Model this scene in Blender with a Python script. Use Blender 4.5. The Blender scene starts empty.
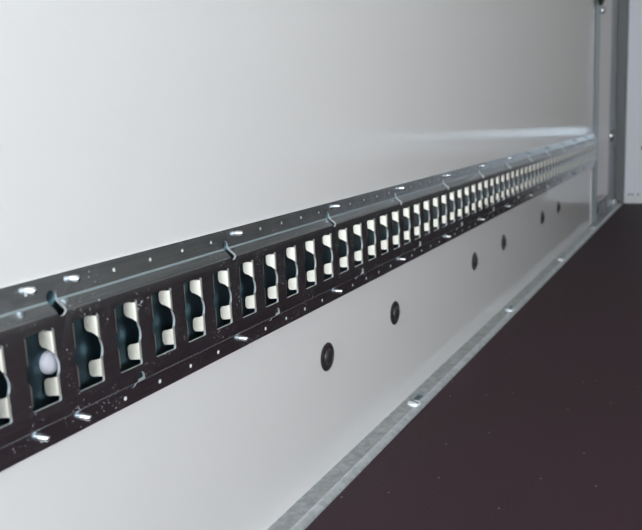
import bpy, bmesh, math, random
from mathutils import Vector, Matrix
from mathutils.geometry import delaunay_2d_cdt
random.seed(7)
S = bpy.context.scene
C = S.collection

# ------------------------------------------------------------------ camera
cam_d = bpy.data.cameras.new('camera'); cam = bpy.data.objects.new('camera', cam_d); C.objects.link(cam)
r_ = Vector((0.8873563, 0.45857923, -0.04799885)); u_ = Vector((-0.04422807, 0.18827433, 0.9811201))
f_ = Vector((-0.45895826, 0.8684802, -0.18734849))
m = Matrix((r_, u_, -f_)).transposed().to_4x4(); m.translation = Vector((0.48485674, -0.42495033, 0.15446036))
cam.matrix_world = m
cam_d.sensor_fit = 'HORIZONTAL'; cam_d.sensor_width = 36.0
cam_d.lens = 36.0 * 764.3 / 642.0
cam_d.clip_start = 0.02; cam_d.clip_end = 100
cam_d.dof.use_dof = True; cam_d.dof.focus_distance = 0.88; cam_d.dof.aperture_fstop = 8.5
S.camera = cam

# ------------------------------------------------------------------ light and exposure
W = bpy.data.worlds.new('daylight'); S.world = W; W.use_nodes = True
bgn = W.node_tree.nodes['Background']
bgn.inputs[0].default_value = (0.895, 0.947, 1.0, 1); bgn.inputs[1].default_value = 2.6
S.view_settings.view_transform = 'Standard'; S.view_settings.look = 'None'
S.view_settings.gamma = 1; S.view_settings.use_curve_mapping = False
S.view_settings.exposure = 1.0

# ------------------------------------------------------------------ helpers
def mat(name, col, rough=.5, metal=0., coat=0., ior=1.5):
    M = bpy.data.materials.new(name); M.use_nodes = True
    b = M.node_tree.nodes['Principled BSDF']
    b.inputs['Base Color'].default_value = (*col, 1); b.inputs['Roughness'].default_value = rough
    b.inputs['Metallic'].default_value = metal; b.inputs['IOR'].default_value = ior
    b.inputs['Coat Weight'].default_value = coat
    return M
def nodes(M): return M.node_tree.nodes, M.node_tree.links, M.node_tree.nodes['Principled BSDF']
def noise_into(M, scale, lo, hi, sock='Roughness', detail=4, stretch=(1, 1, 1), kind='noise', p0=.35, p1=.65):
    N, L, b = nodes(M)
    tc = N.new('ShaderNodeTexCoord'); mp = N.new('ShaderNodeMapping'); mp.inputs['Scale'].default_value = stretch
    L.new(tc.outputs['Object'], mp.inputs[0])
    if kind == 'noise':
        t = N.new('ShaderNodeTexNoise'); t.inputs['Scale'].default_value = scale; t.inputs['Detail'].default_value = detail; out = t.outputs[0]
    else:
        t = N.new('ShaderNodeTexVoronoi'); t.inputs['Scale'].default_value = scale; out = t.outputs['Color']
    L.new(mp.outputs[0], t.inputs['Vector'])
    rp = N.new('ShaderNodeValToRGB'); L.new(out, rp.inputs[0])
    if not isinstance(lo, tuple): lo = (lo,) * 3; hi = (hi,) * 3
    rp.color_ramp.elements[0].color = (*lo, 1); rp.color_ramp.elements[1].color = (*hi, 1)
    rp.color_ramp.elements[0].position = p0; rp.color_ramp.elements[1].position = p1
    L.new(rp.outputs[0], b.inputs[sock])
    return t
def bump_noise(M, scale, strength, dist=.001, detail=3, stretch=(1, 1, 1)):
    N, L, b = nodes(M)
    tc = N.new('ShaderNodeTexCoord'); mp = N.new('ShaderNodeMapping'); mp.inputs['Scale'].default_value = stretch
    L.new(tc.outputs['Object'], mp.inputs[0])
    t = N.new('ShaderNodeTexNoise'); t.inputs['Scale'].default_value = scale; t.inputs['Detail'].default_value = detail
    L.new(mp.outputs[0], t.inputs['Vector'])
    bu = N.new('ShaderNodeBump'); bu.inputs['Strength'].default_value = strength; bu.inputs['Distance'].default_value = dist
    L.new(t.outputs[0], bu.inputs['Height']); L.new(bu.outputs[0], b.inputs['Normal'])

def obj(name, bm, m, parent=None, smooth=None):
    me = bpy.data.meshes.new(name); bm.normal_update(); bm.to_mesh(me); bm.free()
    me.materials.append(m)
    if smooth is not None:
        for p in me.polygons: p.use_smooth = True
        me.set_sharp_from_angle(angle=math.radians(smooth))
    o = bpy.data.objects.new(name, me); C.objects.link(o)
    if parent: o.parent = parent
    return o
def thing(name, label, cat, loc=(0, 0, 0), group=None):
    o = bpy.data.objects.new(name, None); C.objects.link(o); o.location = loc; o.empty_display_size = .02
    o['label'] = label; o['category'] = cat
    if group: o['group'] = group
    return o
def structure(o, label=None):
    o['kind'] = 'structure'
    if label: o['label'] = label
    return o
def box(bm, a, b, bev=0):
    g = bmesh.ops.create_cube(bm, size=1)
    for v in g['verts']:
        v.co = Vector([a[i] + (v.co[i] + .5) * (b[i] - a[i]) for i in range(3)])
    if bev:
        es = list({e for v in g['verts'] for e in v.link_edges})
        bmesh.ops.bevel(bm, geom=es, offset=bev, segments=2, affect='EDGES', profile=.5)
def B(a, b, bev=0):
    bm = bmesh.new(); box(bm, a, b, bev); return bm
def lathe(bm, prof, origin, axis='x', n=28, start=0.):
    """prof: (height, radius) pairs along +axis."""
    rings = []
    for h, r in prof:
        ring = []
        for k in range(n):
            a = start + 2 * math.pi * k / n; c, s = math.cos(a) * r, math.sin(a) * r
            p = {'x': (h, c, s), 'y': (s, -h, c), 'z': (c, s, h)}[axis]
            ring.append(bm.verts.new(Vector(origin) + Vector(p)))
        rings.append(ring)
    for A, D in zip(rings, rings[1:]):
        for k in range(n): bm.faces.new((A[k], A[(k + 1) % n], D[(k + 1) % n], D[k]))
    bm.faces.new(rings[0][::-1]); bm.faces.new(rings[-1])
    bmesh.ops.recalc_face_normals(bm, faces=bm.faces)

# ------------------------------------------------------------------ materials
M_wall = mat('white_glossy_panel', (.80, .795, .785), .08, ior=1.6)
M_lining = mat('grey_white_lining', (.63, .61, .585), .35)
M_end = mat('warm_white_end_wall', (.46, .44, .405), .4)
M_ceil = mat('grey_ceiling', (.50, .49, .47), .5)
M_band = mat('bluish_white_band', (.78, .90, .98), .35, .4)
M_lav = mat('lavender_grey_paint', (.5, .5, .56), .4)
M_low = mat('lower_end_panel', (.66, .68, .70), .4)
M_pale = mat('pale_strip', (.84, .85, .86), .35)
M_zinc = mat('zinc_plated_steel', (.55, .58, .60), .24, 1)
noise_into(M_zinc, 60, .20, .34)
M_rail = mat('rolled_zinc_steel', (.5, .53, .56), .22, 1)
noise_into(M_rail, 300, (.45, .485, .52), (.55, .585, .60), 'Base Color', 3, (1, .06, 1))
N, L, b = nodes(M_rail)
tc = N.new('ShaderNodeTexCoord'); a1 = N.new('ShaderNodeTexNoise'); a1.inputs['Scale'].default_value = 420; a1.inputs['Detail'].default_value = 2
a2 = N.new('ShaderNodeTexNoise'); a2.inputs['Scale'].default_value = 26; a2.inputs['Detail'].default_value = 2
for t in (a1, a2): L.new(tc.outputs['Object'], t.inputs['Vector'])
g1 = N.new('ShaderNodeMapRange'); g1.inputs[1].default_value = .665; g1.inputs[2].default_value = .70; L.new(a1.outputs[0], g1.inputs[0])
g2 = N.new('ShaderNodeMapRange'); g2.inputs[1].default_value = .48; g2.inputs[2].default_value = .58; L.new(a2.outputs[0], g2.inputs[0])
gm = N.new('ShaderNodeMath'); gm.operation = 'MULTIPLY'; L.new(g1.outputs[0], gm.inputs[0]); L.new(g2.outputs[0], gm.inputs[1])
gi = N.new('ShaderNodeMath'); gi.operation = 'SUBTRACT'; gi.inputs[0].default_value = 1; L.new(gm.outputs[0], gi.inputs[1]); L.new(gi.outputs[0], b.inputs['Metallic'])
M_tab = mat('bright_bent_steel', (.54, .535, .475), .38, .85)
M_edge = mat('sheared_edge_steel', (.80, .84, .84), .45, .8)
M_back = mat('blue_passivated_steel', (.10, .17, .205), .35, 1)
M_galv = mat('galvanised_steel', (.5, .53, .53), .38, 1)
noise_into(M_galv, 90, (.42, .45, .455), (.60, .63, .64), 'Base Color', 5)
N, L, b = nodes(M_galv)
v = N.new('ShaderNodeTexNoise'); v.inputs['Scale'].default_value = 55; v.inputs['Detail'].default_value = 6
tc = N.new('ShaderNodeTexCoord'); L.new(tc.outputs['Object'], v.inputs['Vector'])
mr = N.new('ShaderNodeMapRange'); mr.inputs[1].default_value = .35; mr.inputs[2].default_value = .65; mr.inputs[3].default_value = .28; mr.inputs[4].default_value = .5
L.new(v.outputs[0], mr.inputs[0]); L.new(mr.outputs[0], b.inputs['Roughness'])
M_lip = mat('pale_lip_zinc', (.70, .74, .76), .5, .75)  # paler zinc tone for the rolled lip of the floor strip
noise_into(M_lip, 70, (.62, .66, .68), (.82, .86, .88), 'Base Color', 5)
M_screw = mat('bright_screw_steel', (.85, .88, .9), .22, 1)
M_groove = mat('teal_bend_highlight', (.34, .42, .43), .5, .5)  # matte line along the rail bend, its highlight put into the material
M_head = mat('pale_zinc_screw', (.86, .92, .95), .4, .45)
M_dark_board = mat('dark_brown_board', (.09, .065, .06), .5)
M_black = mat('black_painted_head', (.03, .028, .03), .3)
M_rubber = mat('black_rubber', (.012, .012, .012), .5)
M_grey = mat('grey_painted_steel', (.16, .165, .165), .45)
M_lgrey = mat('light_grey_steel', (.42, .44, .46), .35, .6)
M_nose = mat('daylit_zinc_nose', (.56, .66, .69), .4, .3)
M_side = mat('pale_side_panel', (.88, .86, .88), .3)
M_white = mat('white_door_panel', (.85, .87, .93), .4)
M_red = mat('red_plastic', (.35, .06, .04), .4)
M_gap = mat('dark_gap', (.02, .022, .03), .6)
# dark brown floor film with a fine mesh imprint
M_floor = mat('brown_mesh_floor_film', (.045, .03, .034), .6)
N, L, b = nodes(M_floor)
tc = N.new('ShaderNodeTexCoord'); mp = N.new('ShaderNodeMapping'); mp.inputs['Rotation'].default_value = (0, 0, math.radians(45))
L.new(tc.outputs['Object'], mp.inputs[0])
ws = []
for d in ('X', 'Y'):
    w = N.new('ShaderNodeTexWave'); w.bands_direction = d; w.inputs['Scale'].default_value = 110; w.inputs['Distortion'].default_value = .15
    L.new(mp.outputs[0], w.inputs['Vector']); ws.append(w)
mx = N.new('ShaderNodeMath'); mx.operation = 'MULTIPLY'; L.new(ws[0].outputs['Fac'], mx.inputs[0]); L.new(ws[1].outputs['Fac'], mx.inputs[1])
rp = N.new('ShaderNodeValToRGB'); L.new(mx.outputs[0], rp.inputs[0])
b.inputs['Specular IOR Level'].default_value = .22
rp.color_ramp.elements[0].color = (.026, .012, .017, 1); rp.color_ramp.elements[1].color = (.085, .052, .060, 1)
# sparse pale flecks of dust
nz = N.new('ShaderNodeTexVoronoi'); nz.voronoi_dimensions = '2D'; nz.inputs['Scale'].default_value = 9; L.new(tc.outputs['Object'], nz.inputs['Vector'])
lt = N.new('ShaderNodeMath'); lt.operation = 'LESS_THAN'; lt.inputs[1].default_value = .012; L.new(nz.outputs['Distance'], lt.inputs[0])
mm = N.new('ShaderNodeMix'); mm.data_type = 'RGBA'; L.new(lt.outputs[0], mm.inputs['Factor']); L.new(rp.outputs[0], mm.inputs['A'])
mm.inputs['B'].default_value = (.30, .27, .24, 1); L.new(mm.outputs['Result'], b.inputs['Base Color'])
bu = N.new('ShaderNodeBump'); bu.inputs['Strength'].default_value = .35; bu.inputs['Distance'].default_value = .0004
L.new(mx.outputs[0], bu.inputs['Height']); L.new(bu.outputs[0], b.inputs['Normal'])

# ------------------------------------------------------------------ body shell
ZF = -.3507; ZC = 1.95; XR = 2.15; Y0 = -1.3; YE = 3.86; YW = 2.985
structure(obj('floor', B((.0425, Y0, ZF - .03), (XR, YE, ZF)), M_floor), 'dark brown mesh-textured floor of the load area')
structure(obj('wall_left', B((-.03, Y0, ZF - .03), (0, YW, ZC)), M_wall), 'glossy white lining panel behind the slotted rail')
structure(obj('wall_right', B((XR, Y0, ZF - .03), (XR + .03, YE, ZC)), M_lining))
structure(obj('wall_outer', B((-.07, YW, ZF - .03), (-.032, YE + .03, ZC)), M_lgrey))
structure(obj('wall_sill', B((-.07, YW + .001, ZF - .04), (-.0002, YE + .03, ZF + .004)), M_lgrey), 'grey ground sill under the narrow side panel')
structure(obj('ceiling', B((-.03, Y0, ZC), (XR + .03, YE + .03, ZC + .03)), M_ceil))

# far end: white door panel in the corner, unseen panels further right added for reflections
YD = 3.8
door = obj('door_1', B((.045, YD, ZF + .002), (.136, YD + .04, ZC - .002), .002), M_white); structure(door, 'pale lavender-white door panel at the far end')
obj('door_rib', B((.092, YD - .004, -.30), (.100, YD, ZC - .01), .0015), M_white, door)
kp = obj('kick_strip', B((.046, YD - .006, ZF + .001), (.135, YD, -.312), .002), M_pale, door)
for x in (.068, .085, .112):
    bm = bmesh.new(); lathe(bm, [(0, .005), (.003, .005), (.005, .003)], (x, YD, -.304), 'y', 12); obj('bolt', bm, M_grey, door)
bm = bmesh.new(); lathe(bm, [(0, .009), (.006, .009), (.010, .005)], (.128, YD, -.067), 'y', 16); obj('red_button', bm, M_red, door, 40)['label'] = 'small reddish round button'
wb = obj('wall_back', B((-.07, YD + .06, ZF), (XR, YD + .10, ZC)), M_grey); structure(wb)
obj('upper_panel', B((.138, YD + .005, .02), (XR - .01, YD + .058, ZC - .002)), M_end, wb)
obj('lower_panel', B((.138, YD, ZF + .002), (XR - .01, YD + .058, .02)), M_low, wb)
obj('unseen_dark_board', B((.36, YD - .010, ZF + .002), (XR - .01, YD, -.085)), M_dark_board, wb)  # unseen board, added to darken what the rail face reflects
obj('horizontal_band', B((.138, YD - .012, .004), (XR - .01, YD, .052), .003), M_band, wb)

# recess at the end of the left wall
bm = B((-.04, 3.09, -.262), (-.001, 3.405, ZC))
for v in bm.verts:
    if v.co.x > -.01: v.co.x = -.034 if v.co.y < 3.2 else .014
structure(obj('wall_side', bm, M_side), 'narrow pale panel past the end of the long wall')
# vertical galvanised post at the panel end: flat flange painted dark, turned-out nose painted pale, for its reflections
bm = bmesh.new()
pts = [(-.02, 3.050), (-.004, 3.050), (.007, 3.10), (.002, 3.106), (-.02, 3.106)]
lo = [bm.verts.new((x, y, ZF)) for x, y in pts]; hi = [bm.verts.new((x, y, ZC)) for x, y in pts]
for i in range(len(pts)):
    j = (i + 1) % len(pts); bm.faces.new((lo[i], lo[j], hi[j], hi[i]))
bm.faces.new(lo[::-1]); bm.faces.new(hi); bmesh.ops.recalc_face_normals(bm, faces=bm.faces)
structure(obj('trim_4', B((-.02, YW, ZF), (-.004, 3.0495, ZC)), M_grey), 'recessed post flange beside the wall end, darkened as its dim reflection')
structure(obj('trim_1', bm, M_nose), 'vertical galvanised strip where the long wall ends, tinted pale as daylit')
structure(obj('trim_2', B((-.0005, YW - .022, -.343), (.003, YW, -.115), .0008), M_pale), 'short pale vertical edge strip below the end of the rail')

# ------------------------------------------------------------------ slotted rail
PIT = .05014; PER = 5 * PIT; D = .013; T = .0027; BASE = .0016
ZT, ZBT, ZG, ZBB, ZG2, ZB = .0395, .0118, .0180, -.0770, -.0832, -.1010
def arc_profile():
    key = [Vector((BASE, ZT)), Vector((BASE + .0014, ZG + .0018)), Vector((BASE + .0030, ZG)), Vector((D, ZBT)), Vector((D, ZBB)), Vector((BASE, ZG2)), Vector((BASE, ZB))]
    rad = [0, .0005, .0007, .0045, .0022, .0022, 0]
    out = [key[0]]
    for i in range(1, 6):
        a = (key[i - 1] - key[i]).normalized(); c = (key[i + 1] - key[i]).normalized()
        half = a.angle(c) / 2; t = rad[i] / math.tan(half)
        p0 = key[i] + a * t; p1 = key[i] + c * t; cen = key[i] + (a + c).normalized() * rad[i] / math.sin(half)
        v0 = p0 - cen; v1 = p1 - cen; ang = v0.angle_signed(v1); n = 5
        for k in range(n + 1):
            th = -ang * k / n
            out.append(cen + Vector((v0.x * math.cos(th) - v0.y * math.sin(th), v0.x * math.sin(th) + v0.y * math.cos(th))))
    out.append(key[-1]); return out
PROF = arc_profile(); SS = [0.]
for a, c in zip(PROF, PROF[1:]): SS.append(SS[-1] + (c - a).length)
PN = []
for i in range(len(PROF)):
    t = (PROF[min(i + 1, len(PROF) - 1)] - PROF[max(i - 1, 0)]).normalized(); PN.append(Vector((-t.y, t.x)))
def at_s(s):
    for i in range(len(SS) - 1):
        if s <= SS[i + 1] + 1e-9:
            k = (s - SS[i]) / (SS[i + 1] - SS[i]); k = min(max(k, 0), 1)
            return PROF[i].lerp(PROF[i + 1], k), PN[i].lerp(PN[i + 1], k).normalized()
    return PROF[-1], PN[-1]
def s_of_z(z):
    for i in range(len(SS) - 1):
        if PROF[i].y >= z >= PROF[i + 1].y:
            k = (PROF[i].y - z) / (PROF[i].y - PROF[i + 1].y); return SS[i] + k * (SS[i + 1] - SS[i])
SW, SH, RC, ZCIR = .0265, .062, .0170, -.0325
RB = .0018
def slot_loop(yf):
    """closed outline (s,y) of one slot whose far tab face stands at y=yf"""
    y1 = yf + RB; y0 = yf - SW - RB; yc = yf - SW / 2; hw = (y1 - y0) / 2; ch = math.sqrt(RC ** 2 - hw ** 2)
    P = []; cr = .0016
    def corner(cy, cz, a0):
        for k in range(4):
            a = math.radians(a0 + 30 * k); P.append((cy + cr * math.cos(a), cz + cr * math.sin(a)))
    corner(y1 - cr, -cr, 90 - 90); P[-4:] = P[-4:][::-1]           # top right (walk clockwise)
    a0 = math.atan2(ch, hw)
    for k in range(9): a = a0 - 2 * a0 * k / 8; P.append((yc + RC * math.cos(a), ZCIR + RC * math.sin(a)))
    corner(y1 - cr, -SH + cr, 270); P[-4:] = P[-4:][::-1]
    corner(y0 + cr, -SH + cr, 180); P[-4:] = P[-4:][::-1]
    for k in range(9): a = math.pi + a0 - 2 * a0 * k / 8; P.append((yc + RC * math.cos(a), ZCIR + RC * math.sin(a)))
    corner(y0 + cr, -cr, 90); P[-4:] = P[-4:][::-1]
    # order: first corner was walked from top to right
    return [(s_of_z(z), y) for y, z in P]
def capsule(s0, s1, y, r, n=7):
    P = []
    for k in range(n + 1): a = math.pi + math.pi * k / n; P.append((s0 + r * math.sin(a), y - r * math.cos(a)))
    for k in range(n + 1): a = math.pi * k / n; P.append((s1 + r * math.sin(a), y - r * math.cos(a)))
    return P
def circ(s, y, r, n=10): return [(s + r * math.sin(2 * math.pi * k / n), y + r * math.cos(2 * math.pi * k / n)) for k in range(n)]
def inside(p, poly):
    c = False; n = len(poly)
    for i in range(n):
        x1, y1 = poly[i]; x2, y2 = poly[i - 1]
        if (y1 > p[1]) != (y2 > p[1]) and p[0] < (x2 - x1) * (p[1] - y1) / (y2 - y1) + x1: c = not c
    return c
YT0 = .0180
holes = [slot_loop(k * PIT) for k in range(1, 6)]
holes.append(capsule(s_of_z(.0225), s_of_z(.0120), .0125 + PER, .0054))        # keyhole across the upper bend
holes.append(capsule(s_of_z(-.0735), s_of_z(-.0820), .0985, .0050))            # keyhole across the lower bend
for k in range(4):
    holes.append(circ(s_of_z(.0300), .0880 + k * PIT, .0019)); holes.append(circ(s_of_z(-.0925), .0868 + k * PIT, .0021))
V = []; E = []
for h in holes:
    i0 = len(V); V += [Vector(p) for p in h]; E += [(i0 + k, i0 + (k + 1) % len(h)) for k in range(len(h))]
NY = 10
for s in SS:
    i0 = len(V)
    for k in range(NY + 1):
        V.append(Vector((s, YT0 + PER * k / NY)))
    # constraint only between border points; crossing hole edges are split by the triangulation
    E += [(i0 + k, i0 + k + 1) for k in range(NY)]
vo, eo, fo, *_ = delaunay_2d_cdt(V, E, [], 0, 1e-7)
tri = []
for f in fo:
    c = sum((vo[i] for i in f), Vector((0, 0))) / len(f)
    if any(inside((c.x, c.y), h) for h in holes): continue
    tri.append(tuple(f))
K0, K1 = -2, 11                                                       # tiles along the wall
bm = bmesh.new()
for K in range(K0, K1 + 1):
    vm = {}
    for f in tri:
        vs = []
        for i in f:
            if i not in vm:
                (p, n) = at_s(vo[i].x); vm[i] = bm.verts.new((p.x, vo[i].y + K * PER, p.y))
            vs.append(vm[i])
        try: bm.faces.new(vs)
        except ValueError: pass
bmesh.ops.remove_doubles(bm, verts=bm.verts, dist=2e-5)
bm.normal_update()
if sum(f.normal.x for f in bm.faces) < 0: bmesh.ops.reverse_faces(bm, faces=bm.faces)
bm.normal_update()
outer = list(bm.faces); vin = {}
for v in list(bm.verts):
    vin[v] = bm.verts.new(v.co - v.normal * T)
rim = []
for f in outer:
    for l in f.loops:
        if len(l.edge.link_faces) == 1: rim.append((l.vert, l.link_loop_next.vert))
for f in outer: bm.faces.new([vin[v] for v in reversed(f.verts)])
for a, c in rim: bm.faces.new((c, a, vin[a], vin[c])).material_index = 1
rail = thing('slotted_rail', 'long zinc-plated slotted steel load rail running along the white wall', 'rail', (0, 0, 0))
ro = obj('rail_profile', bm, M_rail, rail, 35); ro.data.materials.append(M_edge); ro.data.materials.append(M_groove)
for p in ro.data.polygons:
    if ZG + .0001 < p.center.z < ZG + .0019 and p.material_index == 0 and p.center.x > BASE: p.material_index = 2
bv = ro.modifiers.new('edge', 'BEVEL'); bv.width = .0004; bv.segments = 2; bv.limit_method = 'ANGLE'; bv.angle_limit = math.radians(55); bv.harden_normals = False; bv.material = 1
Y_A = YT0 + K0 * PER; Y_B = YT0 + (K1 + 1) * PER

# bent tabs: each slot has an upper and a lower lobe folded inwards on its far edge, and the same on its near edge
def lobe(bm, sgn, y_face, up):
    """sgn +1: far edge (faces back to the viewer); -1: near edge"""
    LEN = .0100; RT = .0027; TH = math.radians(64); nb = 6; path = []  # (x, y offset, nx, ny)
    for k in range(nb + 1):
        a = TH * k / nb
        path.append((D - RT + RT * math.cos(a) - .00005, RB - RT * math.sin(a), math.cos(a), -math.sin(a)))
    # after the fold the tab runs along the tangent direction (-sin, -cos)
    x0, y0 = path[-1][0], path[-1][1]
    for k in range(1, 8):
        l = LEN * k / 7; path.append((x0 - l * math.sin(TH), y0 - l * math.cos(TH), math.cos(TH), -math.sin(TH)))
    wtot = [0]
    for a, c in zip(path, path[1:]): wtot.append(wtot[-1] + math.hypot(a[0] - c[0], a[1] - c[1]))
    hw = SW / 2 + RB
    O = []; I = []
    for (x, yo, nx, ny), w in zip(path, wtot):
        cut = math.sqrt(max(RC ** 2 - max(hw - w, 0) ** 2, 0)); cut = cut if up else min(cut, .0104 + max(cut - .0104, 0) * .3)
        e = max(0, .0030 - (wtot[-1] - w)); rr = .0030 - math.sqrt(max(.0030 ** 2 - e * e, 0))
        if up: z1, z0 = -.0026 - rr, ZCIR + cut + rr
        else: z1, z0 = ZCIR + .0020 - cut - rr, -SH + .0048 + rr
        ro_, ri_ = [], []
        for j in range(7):
            z = z1 + (z0 - z1) * j / 6
            ro_.append(bm.verts.new((x, y_face + sgn * yo, z)))
            ri_.append(bm.verts.new((x - nx * .0015, y_face + sgn * (yo - ny * .0015), z)))
        O.append(ro_); I.append(ri_)
    n = len(O)
    for G in (O, I):
        for i in range(n - 1):
            for j in range(6): bm.faces.new((G[i][j], G[i + 1][j], G[i + 1][j + 1], G[i][j + 1]))
    for i in range(n - 1):
        for j in (0, 6): bm.faces.new((O[i][j], O[i + 1][j], I[i + 1][j], I[i][j]))
    for j in range(6):
        for i in (0, n - 1): bm.faces.new((O[i][j], O[i][j + 1], I[i][j + 1], I[i][j]))
n_first = -1; n_last = (K1 + 1) * 5
for up in (1, 0):
    bm = bmesh.new(); lobe(bm, 1, 0, up); bmesh.ops.recalc_face_normals(bm, faces=bm.faces)
    src = obj('bent_tab', bm, M_tab, rail, 40); src.location.y = n_first * PIT
    for n in range(n_first + 1, n_first + 50):
        o = src.copy(); C.objects.link(o); o.parent = rail; o.location.y = n * PIT
bm = bmesh.new()
for n in range(n_first, n_last + 1):
    for up in (1, 0):
        lobe(bm, -1, n * PIT - SW, up)
        if n >= n_first + 50: lobe(bm, 1, n * PIT, up)
bmesh.ops.recalc_face_normals(bm, faces=bm.faces)
obj('bent_tab', bm, M_tab, rail, 40)['kind'] = 'stuff'
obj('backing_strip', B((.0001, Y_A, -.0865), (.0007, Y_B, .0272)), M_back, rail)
# threaded studs through both flanges
bm = bmesh.new(); prof = [(0, .0032)]
for k in range(6):
    x0 = .0010 + k * .0016; prof += [(x0, .0025), (x0 + .0006, .0032), (x0 + .0010, .0032)]
prof = [p for p in prof if p[0] < .0078] + [(.0084, .0022), (.0092, .0012)]
lathe(bm, prof, (0, 0, 0), 'x', 18)
stud = obj('threaded_stud', bm, M_screw, rail, 50)
ys = [-.0185] + [.0285 + k * PER for k in range(-1, 12)]
first = True
for y in ys:
    for z in (.0325, -.0895):
        o = stud if first else stud.copy()
        if not first: C.objects.link(o); o.parent = rail
        first = False; o.location = (BASE, y + (.0090 if z > 0 else .0045), z)
bm = bmesh.new(); lathe(bm, [(0, .0102), (.002, .010), (.0045, .0082), (.006, .005), (.0065, .001)], (.0007, .0040, -.031), 'x', 28)
obj('screw_head', bm, M_lav, rail, 60)['label'] = 'pale domed screw head seen through the slot'

# ------------------------------------------------------------------ black domed bolts in the wall
rows = [(.497, 'nearest black domed bolt in the white wall, biggest of the six'),
        (.7535, 'black domed bolt second nearest to the viewer on the white wall below the rail'),
        (1.234, 'left bolt of the middle pair of black domed bolts below the rail'),
        (1.494, 'right bolt of the middle pair of black domed bolts below the rail'),
        (1.970, 'left bolt of the farthest pair of small dark bolts below the rail'),
        (2.237, 'farthest black domed bolt, closest to the metal post at the wall end')]
proto = None
for y, lab in rows:
    t = thing('wall_bolt', lab, 'bolt', (0, y, -.1770), 'black domed bolts below the rail')
    if proto is None:
        bm = bmesh.new(); lathe(bm, [(0, .0200), (.0008, .0205), (.0016, .0196), (.0022, .0165), (.0024, .0115)], (0, 0, 0), 'x', 40)
        a = obj('washer', bm, M_black, t, 40)
        bm = bmesh.new(); lathe(bm, [(.0022, .0118), (.0040, .0112), (.0056, .0090), (.0066, .0056), (.0070, .0014)], (0, 0, 0), 'x', 32)
        c = obj('domed_head', bm, M_black, t, 60); proto = (a, c)
    else:
        for p in proto:
            o = p.copy(); C.objects.link(o); o.parent = t

# ------------------------------------------------------------------ galvanised floor edge strip
ed = thing('floor_edge_strip', 'galvanised metal edge strip between the white wall and the dark floor', 'metal strip', (0, 0, ZF))
H = .0042
pr = [(.0002, -.004), (.0002, H), (.0265, H), (.0265, -.004)]
holesT = [.779 - .0, 1.466, 2.169, 2.892, .076, -.627]
SL = .0055                                                             # half width of the elongated hole
YS0, YS1 = Y0, YE - .002
bm = bmesh.new()
# top flat is triangulated with the elongated holes, the rest is a swept profile
V = [Vector((.0002, YS0)), Vector((.0265, YS0)), Vector((.0265, YS1)), Vector((.0002, YS1))]; E = [(0, 1), (1, 2), (2, 3), (3, 0)]; hs = []
for y in holesT:
    h = []
    for k in range(9): a = math.pi * k / 8; h.append((.0185 + SL * math.cos(a), y + .045 + SL * math.sin(a)))
    for k in range(9): a = math.pi + math.pi * k / 8; h.append((.0185 + SL * math.cos(a), y - .004 + SL * math.sin(a)))
    if y > 3.5: continue
    hs.append(h); i0 = len(V); V += [Vector(p) for p in h]; E += [(i0 + k, i0 + (k + 1) % len(h)) for k in range(len(h))]
vo, eo, fo, *_ = delaunay_2d_cdt(V, E, [], 0, 1e-7)
vt = [bm.verts.new((p.x, p.y, H)) for p in vo]
for f in fo:
    c = sum((vo[i] for i in f), Vector((0, 0))) / len(f)
    if any(inside((c.x, c.y), h) for h in hs): continue
    bm.faces.new([vt[i] for i in f])
for h in hs:
    a = [bm.verts.new((x, y, H)) for x, y in h]; c = [bm.verts.new((x, y, .0004)) for x, y in h]
    for k in range(len(h)): bm.faces.new((a[k], a[k - 1], c[k - 1], c[k]))
A = [bm.verts.new((x, YS0, z)) for x, z in pr]; D_ = [bm.verts.new((x, YS1, z)) for x, z in pr]
for i in range(len(pr)):
    j = (i + 1) % len(pr)
    if i == 1: continue
    bm.faces.new((A[i], A[j], D_[j], D_[i]))
bm.faces.new(A); bm.faces.new(D_[::-1])
bmesh.ops.remove_doubles(bm, verts=bm.verts, dist=1e-5); bmesh.ops.recalc_face_normals(bm, faces=bm.faces)
obj('strip_profile', bm, M_galv, ed, 25)
lip = [(.0266, -.004), (.0266, H), (.0285, H + .0002), (.0295, H + .0010), (.0315, H + .0011), (.0340, H + .0002), (.0372, H - .0016), (.0396, .0004), (.0396, -.004)]
bm = bmesh.new(); A = [bm.verts.new((x, YS0, z)) for x, z in lip]; D_ = [bm.verts.new((x, YS1, z)) for x, z in lip]
for i in range(len(lip)): j = (i + 1) % len(lip); bm.faces.new((A[i], A[j], D_[j], D_[i]))
bm.faces.new(A); bm.faces.new(D_[::-1]); bmesh.ops.recalc_face_normals(bm, faces=bm.faces)
obj('rolled_lip', bm, M_lip, ed, 50)['label'] = 'paler rolled lip'
obj('hole_bottom', B((.004, YS0 + .01, .0002), (.026, YS1 - .01, .0004)), M_back, ed)
fs = None
for y in holesT:
    if fs is None:
        bm = bmesh.new(); R0 = .0118
        lathe(bm, [(0, R0), (.0018, R0), (.0034, R0 * .95), (.0042, R0 * .84), (.0046, R0 * .5), (.0047, R0 * .1)], (0, 0, 0), 'z', 30)
        fs = o = obj('slotted_screw', bm, M_head, ed, 50)
        g = obj('screw_slot', B((-.0013, -.0100, .0036), (.0013, .0100, .0049)), M_gap, fs); g.rotation_euler = (0, 0, math.radians(-118))
        g['label'] = 'dark slot across the screw head'
    else:
        o = fs.copy(); C.objects.link(o); o.parent = ed
        g2 = g.copy(); C.objects.link(g2); g2.parent = o
    o.location = (.0238, y - .006, H + .0008); o.rotation_euler = (0, 0, random.uniform(-.5, .5) if o is not fs else 0)
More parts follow.
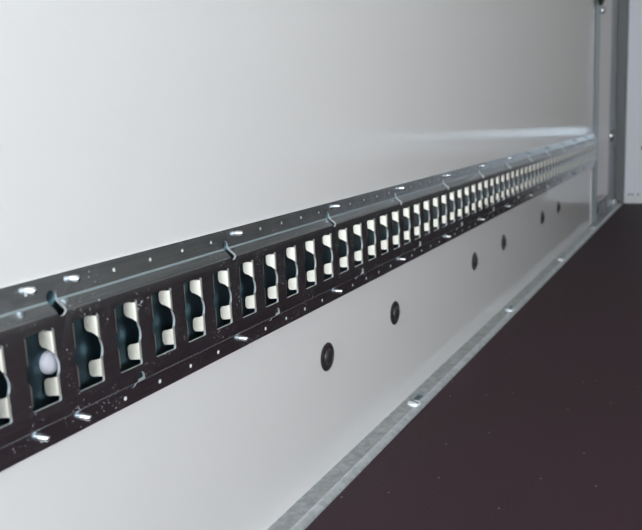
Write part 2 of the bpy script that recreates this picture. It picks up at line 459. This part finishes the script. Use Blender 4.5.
structure(obj('trim_3', B((.0398, Y0, ZF - .02), (.0424, YD, ZF - .0010)), M_gap), 'thin dark gap-shadow line beside the metal edge strip')  # dark strip painted in for the shadow of the gap

# ------------------------------------------------------------------ far corner: post, frame, fittings
po = thing('corner_post', 'dark grey steel corner post between the side panel and the white door', 'post', (0, 3.425, ZF + .005))
Z0 = ZF + .005
def L_(z): return z - Z0
obj('side_flange', B((-.03, .0, L_(-.345)), (-.0005, .365, L_(ZC - .003)), .002), M_lgrey, po)
obj('post_face', B((-.03, .367, L_(-.345)), (.0435, .430, L_(ZC - .003)), .003), M_grey, po)
obj('raised_bead', B((-.002, .0, L_(-.345)), (.004, .03, L_(ZC - .003)), .002), M_grey, po)
bk = obj('bracket', B((.0, .14, L_(-.022)), (.012, .30, L_(.032)), .003), M_grey, po)
bm = bmesh.new(); lathe(bm, [(0, .012), (.010, .012), (.016, .009), (.020, .004)], (.004, .085, L_(.008)), 'x', 20); obj('hinge_bolt', bm, M_screw, po, 50)['label'] = 'bright round bolt head'
obj('foot_block', B((.0005, .26, L_(-.3445)), (.020, .36, L_(-.318)), .003), M_zinc, po)

fr = thing('kick_rail', 'low horizontal frame rail under the narrow side panel', 'rail', (0, 3.108, -.345))
obj('top_rail', B((-.03, 0, .068), (.004, .30, .094), .002), M_lining, fr)
obj('dark_seal', B((-.03, 0, .060), (.001, .30, .068)), M_gap, fr)
obj('lower_panel', B((-.03, 0, .0), (-.004, .30, .060)), M_lgrey, fr)
br = obj('end_bracket', B((-.004, .002, .004), (.006, .06, .088), .003), M_zinc, fr)

la = thing('door_latch', 'black rubber and white latch at the top of the metal strip', 'latch', (0.006, 3.07, .55))
bm = bmesh.new()
lathe(bm, [(0, .006), (.02, .014), (.06, .016), (.20, .016), (.21, .012)], (.006, 0, .012), 'z', 18); obj('rubber_buffer', bm, M_rubber, la, 50)
bm = bmesh.new(); lathe(bm, [(-.004, .006), (.004, .014), (.012, .016), (.020, .012), (.024, .004)], (0, .008, -.008), 'x', 20); obj('latch_pin', bm, M_screw, la, 50)
